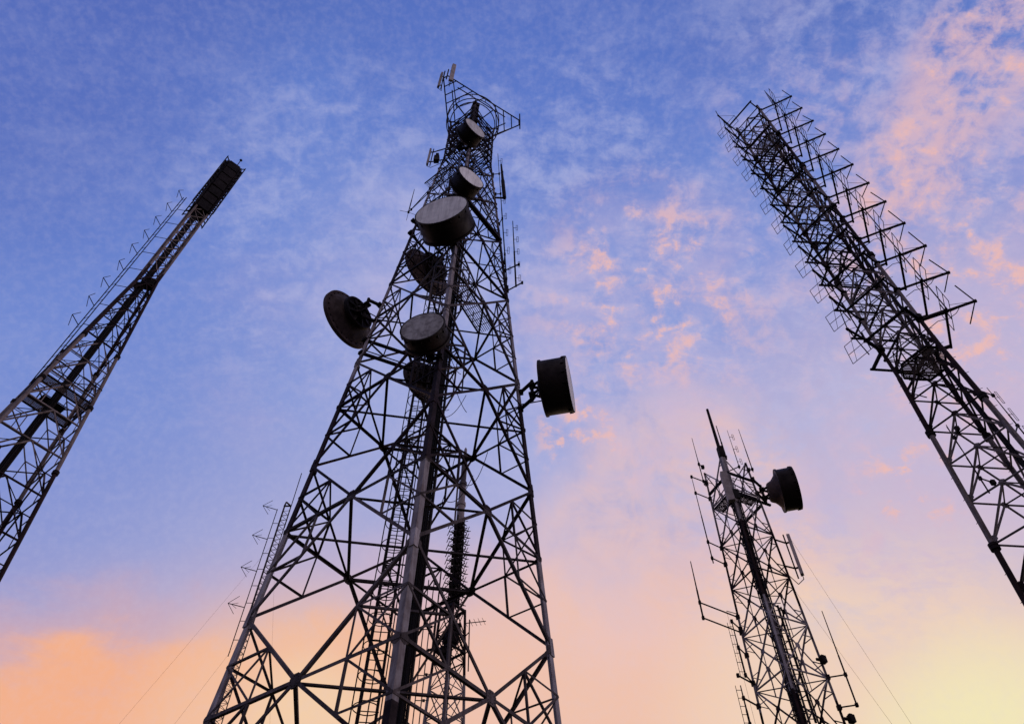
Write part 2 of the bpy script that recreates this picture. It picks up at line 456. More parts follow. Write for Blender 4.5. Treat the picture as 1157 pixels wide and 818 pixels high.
# ring platform, cap and mast
m = MB()
for rad, z in ((1.98, 57.0), (1.7, 57.0), (1.98, 58.0)):
    m.ring(MC + V((0, 0, z)), rad, 0.036)
for k in range(12):
    a = 2 * math.pi * k / 12; d = V((math.cos(a), math.sin(a), 0))
    m.bar(MC + d * 1.98 + V((0, 0, 57)), MC + d * 1.98 + V((0, 0, 58)), 0.04)
for k in range(8):
    a = TH + math.pi * k / 4; d = V((math.cos(a), math.sin(a), 0))
    m.angle(MC + d * 0.15 + V((0, 0, 56.95)), MC + d * 1.98 + V((0, 0, 56.95)), 0.08)
m.build('ring_platform', M_BRACE, main)
m = MB()
m.tube(MC + V((0, 0, 49)), MC + V((0, 0, 60.6)), 0.16, 12); m.tube(MC + V((0, 0, 60.6)), MC + V((0, 0, 62.4)), 0.11, 12)
for z, w_ in ((57.4, .6), (58.4, .55), (59.2, .5), (60.1, .5), (61.0, .55)): m.box(MC + V((0.05, -0.1, z)), w_, w_ * .9, 0.5, 0.4)
for k in range(6):
    a = k * 1.05; e = V((0.3 * math.cos(a), 0.3 * math.sin(a), 0)); m.tube(MC + e + V((0, 0, 56)), MC + e + V((0, 0, 61)), 0.03, 6)
m.build('mast_pole', M_DARK, main)
# triangular headframe
m = MB(); HC = MC + V((0.02, 0.27, 60.2))
tri = [V((3.95 * math.cos(R(a)), 3.95 * math.sin(R(a)), 0)) for a in (233, 10, 121)]
def tp(k, t, s): # point along side k, t 0..1, scaled inward by s
    return HC + lerp(tri[k], tri[(k + 1) % 3], t) * s
for s_, t0 in ((1.0, 0.06), (0.74, 0.10)):
    for k in range(3):
        m.tube(tp(k, t0, s_), tp(k, 1 - t0, s_), 0.05 if s_ == 1 else 0.042, 6)
for k in range(3):
    for t in (0.06, 0.16, 0.26, 0.36):
        m.tube(tp(k, 1 - t, 1.0), tp((k + 1) % 3, t, 1.0), 0.05 if t < 0.1 else 0.04, 6)
    for t in (0.05, 0.95):
        m.tube(tp(k, t, 1.0) - V((0, 0, 0.9)), tp(k, t, 1.0) + V((0, 0, 1.5)), 0.05, 8)
    m.tube(HC + tri[k] * 0.5 - V((0, 0, 3.2)), tp(k, 0.12, 1.0), 0.04, 6); m.tube(HC + tri[k] * 0.5 - V((0, 0, 3.2)), tp(k, 0.5, 1.0), 0.04, 6)
m.build('headframe', M_DARK, main)
# caged ladder left of the axis, cable tray on the axis
LX = V((X0 - 0.62, Y0 - 0.2, 0)); m = MB(); hp = MB()
lad_dir = V((1, 0.1, 0)).normalized(); lad_out = V((0, -1, 0))
for s_ in (-0.24, 0.24): m.bar(LX + lad_dir * s_, LX + lad_dir * s_ + V((0, 0, 47)), 0.07, 0.05)
for k in range(156): m.tube(LX - lad_dir * 0.24 + V((0, 0, 0.3 * k + 0.3)), LX + lad_dir * 0.24 + V((0, 0, 0.3 * k + 0.3)), 0.016, 5)
for k in range(50): hp.ring(LX + V((0, -0.35, 2.6 + 0.9 * k)), 0.37, 0.015, n=16, a0=-150 + 180, a1=150 + 180)
for a in (-110, -70, -30, -150, 10 - 0): hp.bar(LX + V((0.40 * math.cos(R(a)), -0.35 + 0.40 * math.sin(R(a)), 2.6)), LX + V((0.40 * math.cos(R(a)), -0.35 + 0.40 * math.sin(R(a)), 46.7)), 0.03, 0.02)
lad = m.build('ladder', M_DARK, main); hp.build('safety_cage', M_DARK, lad)
m = MB(); runs = []; TC = V((X0 + 0.17, Y0 - 0.1, 0))
for s_ in (-0.27, 0.27): m.bar(TC + V((s_, 0, 0)), TC + V((s_, 0, 50)), 0.06, 0.10)
m.bar(TC + V((0, 0.09, 0)), TC + V((0, 0.09, 49)), 0.02, 0.34, (1, 0, 0))
for k in range(82): m.bar(TC + V((-0.27, 0, 0.4 + 0.6 * k)), TC + V((0.27, 0, 0.4 + 0.6 * k)), 0.05, 0.03)
for k in range(9):
    x = -0.22 + 0.055 * k; r_ = random.choice((0.028, 0.034, 0.022)); top = random.uniform(28, 50)
    pts = [TC + V((x + 0.015 * math.sin(z * 1.3 + k), -0.06 - 0.012 * math.cos(z + 2 * k), z)) for z in [0, 4, 8, 12, 16, 20, 24, 28, top]]
    runs.append((pts, r_))
tray = m.build('cable_tray', M_DARK, main)
for pts, r_ in runs:
    cb = MB(); cb.path(pts, r_, 6); cb.build('cable', M_CABLE, tray)
# steel work and rest platforms inside
def catwalk(p, q, w, name='rest_platform', parent=main, mtl=M_DARK, rail=True):
    p, q = V(p), V(q); d = (q - p).normalized(); s_ = d.cross(V((0, 0, 1))).normalized()
    m = MB()
    for k in (-1, 1):
        m.bar(p + s_ * k * w / 2, q + s_ * k * w / 2, 0.05, 0.14)
        for h in (0.55, 1.05) if rail else (): m.tube(p + s_ * k * w / 2 + V((0, 0, h)), q + s_ * k * w / 2 + V((0, 0, h)), 0.02, 6)
    L = (q - p).length
    for k in range(int(L / 1.2) + 1 if rail else 0):
        for e in (-1, 1): m.bar(p + d * min(L, 1.2 * k) + s_ * e * w / 2, p + d * min(L, 1.2 * k) + s_ * e * w / 2 + V((0, 0, 1.05)), 0.035)
    g_ = MB()
    n = int(w / 0.09)
    for k in range(1, n): g_.bar(p + s_ * (-w / 2 + k * w / n), q + s_ * (-w / 2 + k * w / n), 0.02, 0.05)
    for k in range(int(L / 0.35)): g_.bar(p + d * (0.2 + 0.35 * k) - s_ * w / 2 , p + d * (0.2 + 0.35 * k) + s_ * w / 2, 0.02, 0.04)
    o = m.build(name, mtl, parent); g_.build('grating', M_GRATE, o)
    return o
catwalk(atz(514, 318, 30.4), atz(549, 374, 30.4), 0.75)
catwalk(atz(539, 215, 42.2), atz(556, 240, 42.2), 0.75, rail=False)
catwalk(atz(512, 190, 46.4), atz(484, 212, 46.4), 0.7, rail=False)
m = MB(); m.angle(ml(3, 39.5), ml(0, 39.5), 0.24, (0, 1, 0)); m.build('mounting_beam', M_MAIN, main)
m = MB(); m.angle(ml(3, 33.3), ml(0, 33.3), 0.11, (0, 1, 0)); m.angle(ml(3, 33.3), ml(2, 33.3), 0.11, (0, 1, 0))
m.build('mounting_beam', M_MAIN, main)
# loose cable loops
for k in range(12):
    z = random.uniform(11, 44); a = random.uniform(0, 6.28); rr = random.uniform(0.6, 1.6)
    p = MC + V((rr * math.cos(a), rr * math.sin(a), z)); q = p + V((random.uniform(-1, 1), random.uniform(-1, 1), random.uniform(1.5, 3.5)))
    m = MB(); m.path([lerp(p, q, t) + V((0, 0, -2.2 * t * (1 - t))) for t in [x / 9 for x in range(10)]], 0.014, 5)
    m.build('loose_cable', M_CABLE, main)

# ------------------------------------------------------------------ dishes
def to_local(p, loc, az):
    return Matrix.Rotation(-az, 3, 'Z') @ (V(p) - V(loc))
def dish(label, face, az_deg, dia, depth, leg_pts, style='drum', radome=M_RADOME, flare=0.0, cone=0.45):
    """Microwave dish. face = centre of the front, facing azimuth az; leg_pts = world points on the tower it is bolted to."""
    az = R(az_deg); d = V((math.cos(az), math.sin(az), 0)); r = dia / 2
    back = depth + cone if style == 'drum' else 0.42 * r + 0.25
    loc = V(face) - d * back
    o = thing('microwave_dish', label, 'dish', loc, 'microwave dishes on the towers')
    o.rotation_euler = (0, 0, az); ORG[o] = V((0, 0, 0))
    X = V((1, 0, 0))
    if style == 'drum':
        m = MB(); m.lathe((0, 0, 0), X, [(cone, r * 0.985), (cone + 0.02, r), (back - 0.10, r), (back - 0.02, r), (back - 0.02, r - 0.03), (cone + 0.1, r - 0.04)], 56)
        sh = m.build('shroud', M_DRUM, o)
        m = MB(); m.lathe((0, 0, 0), X, [(cone - 0.06, r), (cone - 0.06, r + 0.05), (cone + 0.03, r + 0.05), (cone + 0.03, r)], 56); m.build('rim_flange', M_DRUM, sh)
        m = MB(); m.lathe((0, 0, 0), X, [(back - 0.09, r + 0.002), (back - 0.09, r + 0.035), (back + 0.015, r + 0.035), (back + 0.02, r - 0.02), (back + 0.01, r - 0.02)], 56)
        for k in range(16):
            a = 2 * math.pi * k / 16; m.box(V((back - 0.12, (r + 0.02) * math.cos(a), (r + 0.02) * math.sin(a))), 0.16, 0.05, 0.05)
        m.build('radome_clamp', M_DRUM, sh)
        m = MB(); m.lathe((0, 0, 0), X, [(back + 0.012, r - 0.012), (back + 0.02, r * 0.8), (back + 0.03, r * 0.5), (back + 0.036, 0.0)], 56); m.build('radome', radome, o)
        h0 = 0.46 if flare else 0.34
        prof = [(0.0, (h0 - .05) * r), (0.05, h0 * r)]
        for t in (0.15, 0.3, 0.45, 0.6, 0.75, 0.9, 1.0): prof.append((0.05 + (cone - 0.05) * t ** (0.55 if flare else 1.4), r * (h0 + (0.985 - h0) * t)))
        m = MB(); m.lathe((0, 0, 0), X, prof, 56); m.build('rear_shell', M_BACK if flare else M_DRUM, o)
    else:
        prof = []
        for k in range(11):
            t = k / 10; prof.append((0.25 + 0.42 * r * (t * t), max(0.12 * r, r * t)))
        m = MB(); m.lathe((0, 0, 0), X, prof + [(p[0] + 0.05, p[1] * 0.99) for p in prof[::-1]], 56); sh = m.build('reflector', M_BACK, o)
        m = MB(); xr = 0.25 + 0.42 * r
        m.lathe((0, 0, 0), X, [(xr - 0.09, r - 0.03), (xr - 0.09, r + 0.06), (xr + 0.09, r + 0.06), (xr + 0.09, r - 0.02)], 56)
        m.build('rim_flange', M_BACK, sh)
        m = MB()
        for k in range(26):
            a = 2 * math.pi * k / 26; rr = r * 0.93; m.lathe((xr - 0.085, rr * math.cos(a), rr * math.sin(a)), X, [(-0.035, 0.045), (0.02, 0.045)], 8)
        m.build('rim_bolt', M_CABLE, sh)
        m = MB()
        m.lathe((0, 0, 0), X, [(0.20, 0.50 * r), (0.12, 0.52 * r), (0.12, 0.58 * r), (0.28, 0.60 * r)], 40)
        for k in range(8):
            a = 2 * math.pi * k / 8 + .2; m.bar((0.08, 0.1 * r * math.cos(a), 0.1 * r * math.sin(a)), (0.2, 0.56 * r * math.cos(a), 0.56 * r * math.sin(a)), 0.07, 0.14)
        m.lathe((0, 0, 0), X, [(-0.12, 0.16 * r), (0.1, 0.24 * r), (0.3, 0.26 * r)], 24)
        m.build('back_ring', M_DRUM, sh)
        m = MB(); m.tube((0.3, 0, 0), (0.3 + 0.75 * r, 0, 0), 0.04, 8); m.lathe((0.3 + 0.72 * r, 0, 0), X, [(0, 0.1), (0.16, 0.14), (0.17, 0.0)], 16)
        for k in range(3):
            a = 2 * math.pi * k / 3 + .5; m.tube((0.25 + 0.35 * r, r * 0.85 * math.cos(a), r * 0.85 * math.sin(a)), (0.3 + 0.72 * r, 0, 0), 0.018, 6)
        m.build('feed_horn', M_DARK, o)
    # mount: vertical pipe behind the hub, arms to the leg
    m = MB(); h = max(0.55, r * 0.55)
    m.tube((-0.28, 0, -h), (-0.28, 0, h), 0.075, 10)
    for s_ in (-1, 1):
        m.bar((-0.28, 0, s_ * 0.28), (0.06, 0.18 * r, s_ * 0.22 * r), 0.09); m.bar((-0.28, 0, s_ * 0.28), (0.06, -0.18 * r, s_ * 0.22 * r), 0.09)
        m.box((-0.28, 0, s_ * 0.3), 0.26, 0.3, 0.12)
    m.tube((-0.05, 0.1, -0.1), (-0.28, 0.1, -h * 0.9), 0.03, 6)
    L = [to_local(p, loc, az) for p in leg_pts]
    for p, z in zip(L, (h * 0.85, -h * 0.85)):
        m.bar((-0.28, 0, z), (p.x, p.y, z), 0.11, 0.13)
        m.box((p.x, p.y, z), 0.21, 0.21, 0.18)
    m.tube((0.25 * r * 0 + 0.1, 0.55 * r if style == 'drum' else 0.4 * r, 0.0), (L[1].x, L[1].y, -h * 0.4), 0.028, 6)
    m.build('mount_bracket', M_DARK, o)
    return o
def legpts(i, z): return [ml(i, z), ml(i, z)]
def md(label, px, py, Y, az, dia, depth, leg, dz=0.0, **kw):
    f = at(px, py, Y); return dish(label, f, az, dia, depth, legpts(leg, f.z + dz), **kw)
md('largest white faced drum dish high on the central tower, facing the viewer', 498.5, 237.4, 15.5, -106, 2.55, 1.12, 3)
md('white faced drum dish above the largest drum, turned to the right', 532.3, 200.5, 16.5, -53, 1.6, 0.84, 3)
md('white faced drum dish just below the ring platform, top dish of the central tower', 537, 145, 17.1, -48, 1.62, 0.84, 3)
md('grey weathered faced drum dish beside the near leg, halfway up the central tower', 477.2, 369, 15.2, -103, 1.62, 0.62, 3, radome=M_RADOME2, cone=0.25)
md('dark dish seen from behind through the bracing below the largest drum', 482, 308, 22.6, 138, 3.2, 0.5, 2, -1.5, style='open')
md('small dark dish seen from behind through the bracing below the grey faced drum', 477, 432, 21.5, 138, 2.1, 0.5, 2, style='open')
md('round dish seen from behind with bolted rim, jutting from the left leg', 393, 361, 19.9, 145, 2.95, 0.5, 2, style='open')
md('black drum dish with pale face pointing right, jutting from the right leg', 644, 434, 19.6, -13, 2.35, 1.12, 0, 0.3, cone=0.22)

# ------------------------------------------------------------------ small antennas on the central tower
def panel(name, label, cat, p, q, w, dpt, az, clamp_to, m_=M_PANEL, group=None):
    """Sector panel from p (bottom) to q (top) facing az, on a pipe behind it."""
    p, q = V(p), V(q); o = thing(name, label, cat, p, group); a = R(az); d = V((math.cos(a), math.sin(a), 0)); s_ = V((-d.y, d.x, 0))
    m = MB()
    c = 0.25
    poly = [(-w / 2, -dpt / 2), (-w / 2 * .8, dpt / 2), (w / 2 * .8, dpt / 2), (w / 2, -dpt / 2)]
    m.prism(p, q, poly, d); m.build('radome', m_, o)
    m = MB(); back = -d * (dpt / 2 + 0.14)
    m.tube(p + back - V((0, 0, 0.15)), q + back + V((0, 0, 0.1)), 0.035, 8)
    for t in (0.18, 0.82): m.bar(lerp(p, q, t), lerp(p, q, t) + back, 0.07)
    for t, cc in zip((0.18, 0.82), clamp_to): m.bar(lerp(p, q, t) + back, cc, 0.06)
    m.build('mount_pipe', M_DARK, o)
    m = MB(); m.path([p, p - V((0, 0, 0.25)), p + back * 1.4 - V((0, 0, 0.45)), V(clamp_to[0]) - V((0, 0, 0.5))], 0.02, 5); m.build('jumper_cable', M_CABLE, o)
    return o
hp0 = tp(0, 0.03, 1.0)
pa = at(509.3, 91.5, HC.y - 3.3); panel('panel_antenna', 'long grey panel antenna at the tip of the headframe, the higher of the top pair', 'antenna', pa, pa + V((0, 0, 4.0)), 0.34, 0.16, -70, [hp0 + V((.3, .1, -.2)), hp0 + V((.3, .1, 1.2))], group='panel antennas on the headframe')
pb = at(495.2, 98.5, HC.y - 2.6); panel('panel_antenna', 'shorter grey panel antenna at the left end of the headframe', 'antenna', pb, pb + V((0, 0, 3.4)), 0.28, 0.15, -150, [hp0 + V((-.2, .3, -.2)), hp0 + V((-.2, .3, 1.2))], group='panel antennas on the headframe')
pc = at(482.5, 186, 19.6); panel('panel_antenna', 'small panel antenna with a radio box on the left corner under the tower head', 'antenna', pc, pc + V((0, 0, 2.6)), 0.2, 0.12, 185, [ml(2, 49.6), ml(2, 51.6)])
rb = MB(); rb.box(pc + V((0.55, 0, 0.9)), 0.34, 0.3, 0.75); rb.box(pc + V((0.55, 0, 1.6)), 0.2, 0.2, 0.3); tag(rb.build('radio_box', M_DARK, None, pc), 'small dark radio box beside the panel antenna under the tower head', 'radio box')
# whip on a long arm, left
def whip(label, p, q, r, arms=(), group='whip antennas', elements=0, step=0.0, m_=M_DARK, loop=0.0, side=(1, 0, 0), name='whip_antenna'):
    """Thin pole from p to q with horizontal arms and optional dipole elements."""
    p, q = V(p), V(q); o = thing(name, label, 'antenna', p, group)
    m = MB(); m.tube(p, lerp(p, q, .5), r, 8); m.tube(lerp(p, q, .5), q, r * 0.8, 8, r * 0.5); m.build('pole', m_, o)
    if arms:
        for a, b in arms:
            m = MB(); m.bar(a, b, max(0.045, min(0.09, r * 1.2))); m.box(b, 0.16, 0.16, 0.2); m.box(a, 0.11, 0.11, 0.16)
            m.build('bracket', M_DARK, o)
    if elements:
        sd = V(side).normalized()
        for k in range(elements):
            m = MB(); c = lerp(p, q, (k + 0.6) / (elements + 0.2)); off = c + sd * 0.22
            m.tube(c, off, 0.014, 5)
            if loop:
                a_ = sd * 0.045
                m.path([off - V((0, 0, loop / 2)) - a_, off + V((0, 0, loop / 2)) - a_, off + V((0, 0, loop / 2)) + a_, off - V((0, 0, loop / 2)) + a_, off - V((0, 0, loop / 2)) - a_], 0.012, 5)
            else: m.tube(off - V((0, 0, step)), off + V((0, 0, step)), 0.014, 5)
            m.build('dipole', m_, o)
    return o
we = atz(461.5, 240, 44.2)
o = whip('short whip antenna with ground rods on an arm left of the central tower head', we, we + V((0, 0, 3.4)), 0.035, [(we, ml(2, 44.2)), (we + V((0.1, 0.1, 0.6)), ml(2, 44.9))])
m = MB()
for k in range(4):
    a = k * math.pi / 2 + .3; m.tube(we, we + V((0.55 * math.cos(a), 0.55 * math.sin(a), -0.1)), 0.014, 5)
m.build('ground_rod', M_DARK, o)
pw = at(570, 224, 20.1); whip('thick black pole antenna on a short bracket right of the tower head', pw, at(566.3, 186, 20.1), 0.12, [(pw, ml(0, 45.0) - V((.1, 0, 0)))])
whip('long thin dipole array running parallel to the right leg', at(572.5, 319, 20.1), at(562.5, 174, 20.1), 0.035,
     [(lerp(at(572.5, 319, 20.1), at(562.5, 174, 20.1), t), ml(0, z)) for t, z in ((0.02, 34.5), (0.17, 37.0), (0.42, 41.5), (0.62, 45.5), (0.8, 48.5))], elements=8, loop=0.75, name='dipole_array', group='dipole arrays')
whip('short dipole array standing farthest right of the right leg', at(583, 324, 20.0), at(579.3, 250, 20.0), 0.045,
     [(at(590, 319.5, 20.0), ml(0, 34.2)), (at(586, 299, 20.0), ml(0, 36.2))], elements=5, loop=0.6, name='dipole_array', group='dipole arrays')

# ------------------------------------------------------------------ right tower
RX, RY, RT = 20.241, 22.0, 4.778
def rr_(z): return max(1.36, 2.693 - 0.0444 * z)
def rl(i, z):
    a = RT + 2 * math.pi * i / 3
    return V((RX + rr_(z) * math.cos(a), RY + rr_(z) * math.sin(a), z))
RCN = V((RX, RY, 0))
right = thing('lattice_tower', 'right-hand triangular tower of tubular legs, covered in square dipole frames', 'tower', RCN)
RZT = 64.0
for i in range(3):
    m = MB(); m.tube(rl(i, 0), rl(i, 30.0), 0.115, 12); m.tube(rl(i, 30.0), rl(i, RZT), 0.095, 12)
    a = RT + 2 * math.pi * i / 3; s_ = V((-math.sin(a), math.cos(a), 0))
    for k in range(int(56 / 0.6)):
        z = 8 + 0.6 * k; e = s_ * (0.2 if k % 2 else -0.2) + V((math.cos(a), math.sin(a), 0)) * 0.12
        m.tube(rl(i, z), rl(i, z) + e, 0.012, 5)
    lg = m.build('leg', M_RIGHT, right)
    for z in (13.65, 19.9, 26.1, 32.4, 38.7, 45, 51.3, 57.6):
        m = MB(); m.lathe(rl(i, z), (0, 0, 1), [(-0.14, 0.1), (-0.14, 0.19), (-0.02, 0.19), (-0.02, 0.17), (0.02, 0.17), (0.02, 0.19), (0.14, 0.19), (0.14, 0.1)], 14)
        m.build('leg_flange', M_DARK, lg)
    m = MB(); m.box(rl(i, 0), 1.1, 1.1, 0.5, a); m.build('footing', M_CONC, right)
lv = [17.92 + 2.083 * k for k in range(-8, 7)] + [30.42 + 2.083 * k for k in range(1, 17)]
for k in range(1, len(lv)):
    z0, z1 = lv[k - 1], min(lv[k], RZT - 0.3)
    C = []
    w = 0.085
    for f in range(3):
        i, j = f, (f + 1) % 3; m = MB()
        c = mid(rl(i, z1), rl(j, z1)); C.append(c); n = (RCN + V((0, 0, z1)) - c).normalized()
        m.tube(rl(i, z1), rl(j, z1), w * 0.5, 6); m.tube(rl(i, z0), c, w * 0.58, 6); m.tube(rl(j, z0), c, w * 0.58, 6)
        if z0 > 30:
            m.tube(rl(i, (z0 + z1) / 2), rl(j, (z0 + z1) / 2), 0.028, 6)
        m.plate(lerp(rl(i, z0), c, 0.1), n, 0.15, 0.03, 6); m.plate(lerp(rl(j, z0), c, 0.1), n, 0.15, 0.03, 6)
        fb = m.build('face_bracing', M_RIGHT, right)
        gp = MB(); gp.plate(c, n, 0.16, 0.03, 6); gp.build('gusset_plate', M_RIGHT, fb)
    m = MB()
    for f in range(3): m.tube(C[f], C[(f + 1) % 3], 0.032, 6)
    m.build('plan_bracing', M_RIGHT, right)
m = MB(); q0 = lerp(rl(0, 0), rl(1, 0), 0.36)
def rq(z, t): return lerp(rl(0, z), rl(1, z), t) + V((-0.12, 0.06, 0)) 
for t in (0.26, 0.42):
    m.bar(rq(0, t), rq(30, t), 0.05, 0.07); m.bar(rq(30, t), rq(62, t), 0.035, 0.05)
for k in range(150): m.bar(rq(0.5 + 0.41 * k, 0.26), rq(0.5 + 0.41 * k, 0.42), 0.025)
ct = m.build('cable_ladder', M_DARK, right)
m = MB()
for k in range(4):
    m.tube(rq(0, 0.29 + .04 * k), rq(30, 0.29 + .04 * k), 0.03, 6); m.tube(rq(30, 0.29 + .04 * k), rq(52 - 5 * k, 0.29 + .04 * k), 0.022, 6)
m.build('cable', M_CABLE, ct)
def tri_platform(z, s_in, name='rest_platform'):
    m = MB(); n = 6
    pts = []
    for i in range(3):
        a = RT + 2 * math.pi * i / 3
        for da in (-0.42, 0.42): pts.append(RCN + V((rr_(z) * s_in * math.cos(a + da), rr_(z) * s_in * math.sin(a + da), z)))
    for k in range(-16, 17):                                   # open bars across the hexagon
        y = k * 0.085; best = []
        for e in range(6):
            a, b = pts[e] - RCN, pts[(e + 1) % 6] - RCN
            if (a.y - y) * (b.y - y) < 0:
                t = (y - a.y) / (b.y - a.y); best.append(a.lerp(b, t))
        if len(best) == 2: m.bar(RCN + best[0], RCN + best[1], 0.04, 0.035)
    for x in (-0.5, 0, 0.5):
        best = []
        for e in range(6):
            a, b = pts[e] - RCN, pts[(e + 1) % 6] - RCN
            if (a.x - x) * (b.x - x) < 0: best.append(a.lerp(b, (x - a.x) / (b.x - a.x)))
        if len(best) == 2: m.bar(RCN + best[0] - V((0, 0, .03)), RCN + best[1] - V((0, 0, .03)), 0.03, 0.04)
    o = m.build(name, M_GRATE, right)
    m = MB()
    for k in range(6):
        m.bar(pts[k] - V((0, 0, 0.05)), pts[(k + 1) % 6] - V((0, 0, 0.05)), 0.07, 0.1)
        m.tube(pts[k] + V((0, 0, 1.0)), pts[(k + 1) % 6] + V((0, 0, 1.0)), 0.025, 6)
        m.tube(pts[k], pts[k] + V((0, 0, 1.0)), 0.025, 6)
    m.build('railing', M_DARK, o)
    for k in range(3): pass
    return o
tri_platform(30.4, 0.85); tri_platform(58.6, 0.78)
# square mounting frames with their V-dipole antennas, three faces, twelve levels
NB = 12
def face_dir(f):
    a = RT + 2 * math.pi * f / 3 + math.pi / 3
    return V((math.cos(a), math.sin(a), 0))
for f in range(3):
    d = face_dir(f)
    for k in range(NB):
        z = 62.9 - 2.79 * k; i, j = f, (f + 1) % 3
        A, B = rl(i, z), rl(j, z); a1, b1 = A + d * 1.2, B + d * 1.2
        m = MB(); m.bar(A, a1, 0.09); m.bar(B, b1, 0.09); m.bar(lerp(a1, b1, -0.06), lerp(a1, b1, 1.06), 0.10)
        m.box(A, 0.26, 0.26, 0.16); m.box(B, 0.26, 0.26, 0.16)
        if k == NB - 1: m.bar(A, A + d * 1.3, 0.16); m.bar(B - d * 0.2, B + d * 1.2, 0.14)
        m.build('mounting_frame', M_DARK, right)
    m = MB()
    a0, a1 = rl(f, 62.9) + d * 1.32, rl(f, 32.2) + d * 1.32
    m.tube(a0, a1, 0.035, 6)
    m.build('feed_line', M_DARK, right)
proto = None
fname = ['right side', 'hidden rear side', 'left side']
def make_vdipole(label, group):
    o = thing('dipole_antenna', label, 'antenna', (0, 0, 0), group)
    m = MB(); m.bar((0, 0, 0), (1.30, 0, 0), 0.10); m.box((1.30, 0, 0), 0.14, 0.12, 0.14); m.build('boom', M_DARK, o)
    for dz, bk in ((1.65, 0.22), (-1.45, 0.85)):
        m = MB(); m.tube((1.30, 0, 0), (1.30 - bk, 0.0, dz), 0.030, 6); m.build('dipole', M_DARK, o)
    m = MB()
    for z in (-0.7, 0, 0.7): m.tube((-0.05, -1.15, z), (-0.05, 0.75, z), 0.018, 5)
    for y in (-1.15, 0.75): m.tube((-0.05, y, -0.7), (-0.05, y, 0.7), 0.018, 5)
    m.tube((-0.05, 0, -0.7), (-0.05, 0, 0.7), 0.03, 5)
    m.tube((-0.05, -0.9, -0.7), (1.25, 0, 0), 0.012, 5); m.tube((-0.05, 0.75, 0.7), (1.25, 0, 0), 0.012, 5)
    m.build('reflector', M_DARK, o)
    m = MB(); pts = [(0.55, 0.04, -0.05), (0.3, 0.06, -0.32), (-0.1, 0.08, -0.5), (-0.6, 0.05, -0.45), (-1.15, 0.05, -0.75)]
    m.path(pts, 0.018, 5); m.build('feed_cable', M_CABLE, o)
    return o
for f in range(3):
    d = face_dir(f); az = math.atan2(d.y, d.x)
    for k in range(NB):
        lab = 'V dipole antenna, %s of the right-hand tower, %s' % (fname[f], nth(k, NB))
        gr = 'V dipole antennas framed around the right-hand tower'
        if proto is None: proto = make_vdipole(lab, gr); o = proto
        else: o = copy_tree(proto); o['label'] = lab
        z = 62.9 - 2.79 * k
        o.location = rl(f, z) + d * 1.25; o.rotation_euler = (random.uniform(-.06, .06), random.uniform(-.03, .03), az + random.uniform(-.05, .05))
# tapering tip mast above the right corner
m = MB(); TB = rl(0, 63) + face_dir(0) * 1.2
legs_ = [TB + V((0.16 * math.cos(a), 0.16 * math.sin(a), 0)) for a in (0, 2.1, 4.2)]; tipp = TB + V((0.05, 0, 3.4))
for k in range(3): m.tube(legs_[k], tipp, 0.022, 6, 0.012)
for k in range(14):
    t0, t1 = k / 15, (k + 1) / 15
    for a in range(3): m.tube(lerp(legs_[a], tipp, t0), lerp(legs_[(a + 1) % 3], tipp, t1), 0.011, 5)
m.build('tip_spire', M_DARK, right)
# slim arrays below the frames
whip('thin dipole array hanging inside the left face of the right-hand tower', at(1118, 557, 21.6), at(1069, 480, 21.6), 0.03, [(lerp(at(1118, 557, 21.6), at(1069, 480, 21.6), t), lerp(rl(2, z), rl(0, z), .4)) for t, z in ((.2, 22.3), (.8, 25.5))], elements=4, loop=0.5, name='dipole_array', group='dipole arrays', side=(-.7, -.7, 0))
whip('thin folded dipole array right of the right-hand tower at the photo edge', at(1166, 501, 21.5), at(1115, 438, 21.5), 0.03, [(lerp(at(1166, 501, 21.5), at(1115, 438, 21.5), t), rl(0, z)) for t, z in ((.3, 23.6), (.85, 26.6))], elements=3, loop=0.8, name='dipole_array', group='dipole arrays')

# ------------------------------------------------------------------ left tower
LXc, LYc, LT = -22.543, 24.0, 3.25
def lr(z): return max(0.66, 4.646 - 0.0987 * z)
def ll(i, z):
    a = LT + i * math.pi / 2
    return V((LXc + lr(z) * math.cos(a), LYc + lr(z) * math.sin(a), z))
LC = V((LXc, LYc, 0))
left = thing('lattice_tower', 'left-hand lattice tower with an inner platform and a dark crown of panel antennas', 'tower', LC)
LZT = 57.6
for i in range(4):
    m = MB(); m.tube(ll(i, 0), ll(i, 40.4), 0.105, 10, 0.085); m.tube(ll(i, 40.4), ll(i, LZT), 0.07, 10)
    lg = m.build('leg', M_LEFT, left)
    for z in (16.2, 24.6, 28.9, 33):
        m = MB(); m.lathe(ll(i, z), (0, 0, 1), [(-0.09, 0.1), (-0.09, 0.15), (0.09, 0.15), (0.09, 0.1)], 12)
        m.build('leg_flange', M_DARK, lg)
    m = MB(); m.box(ll(i, 0), 1.1, 1.1, 0.5); m.build('footing', M_CONC, left)
z = 0.5; lz = [z]
while z < 40:
    z += max(1.3, 3.4 - 0.05 * z); lz.append(min(z, 40.5))
while z < LZT - 0.8:
    z += 1.15; lz.append(min(z, LZT))
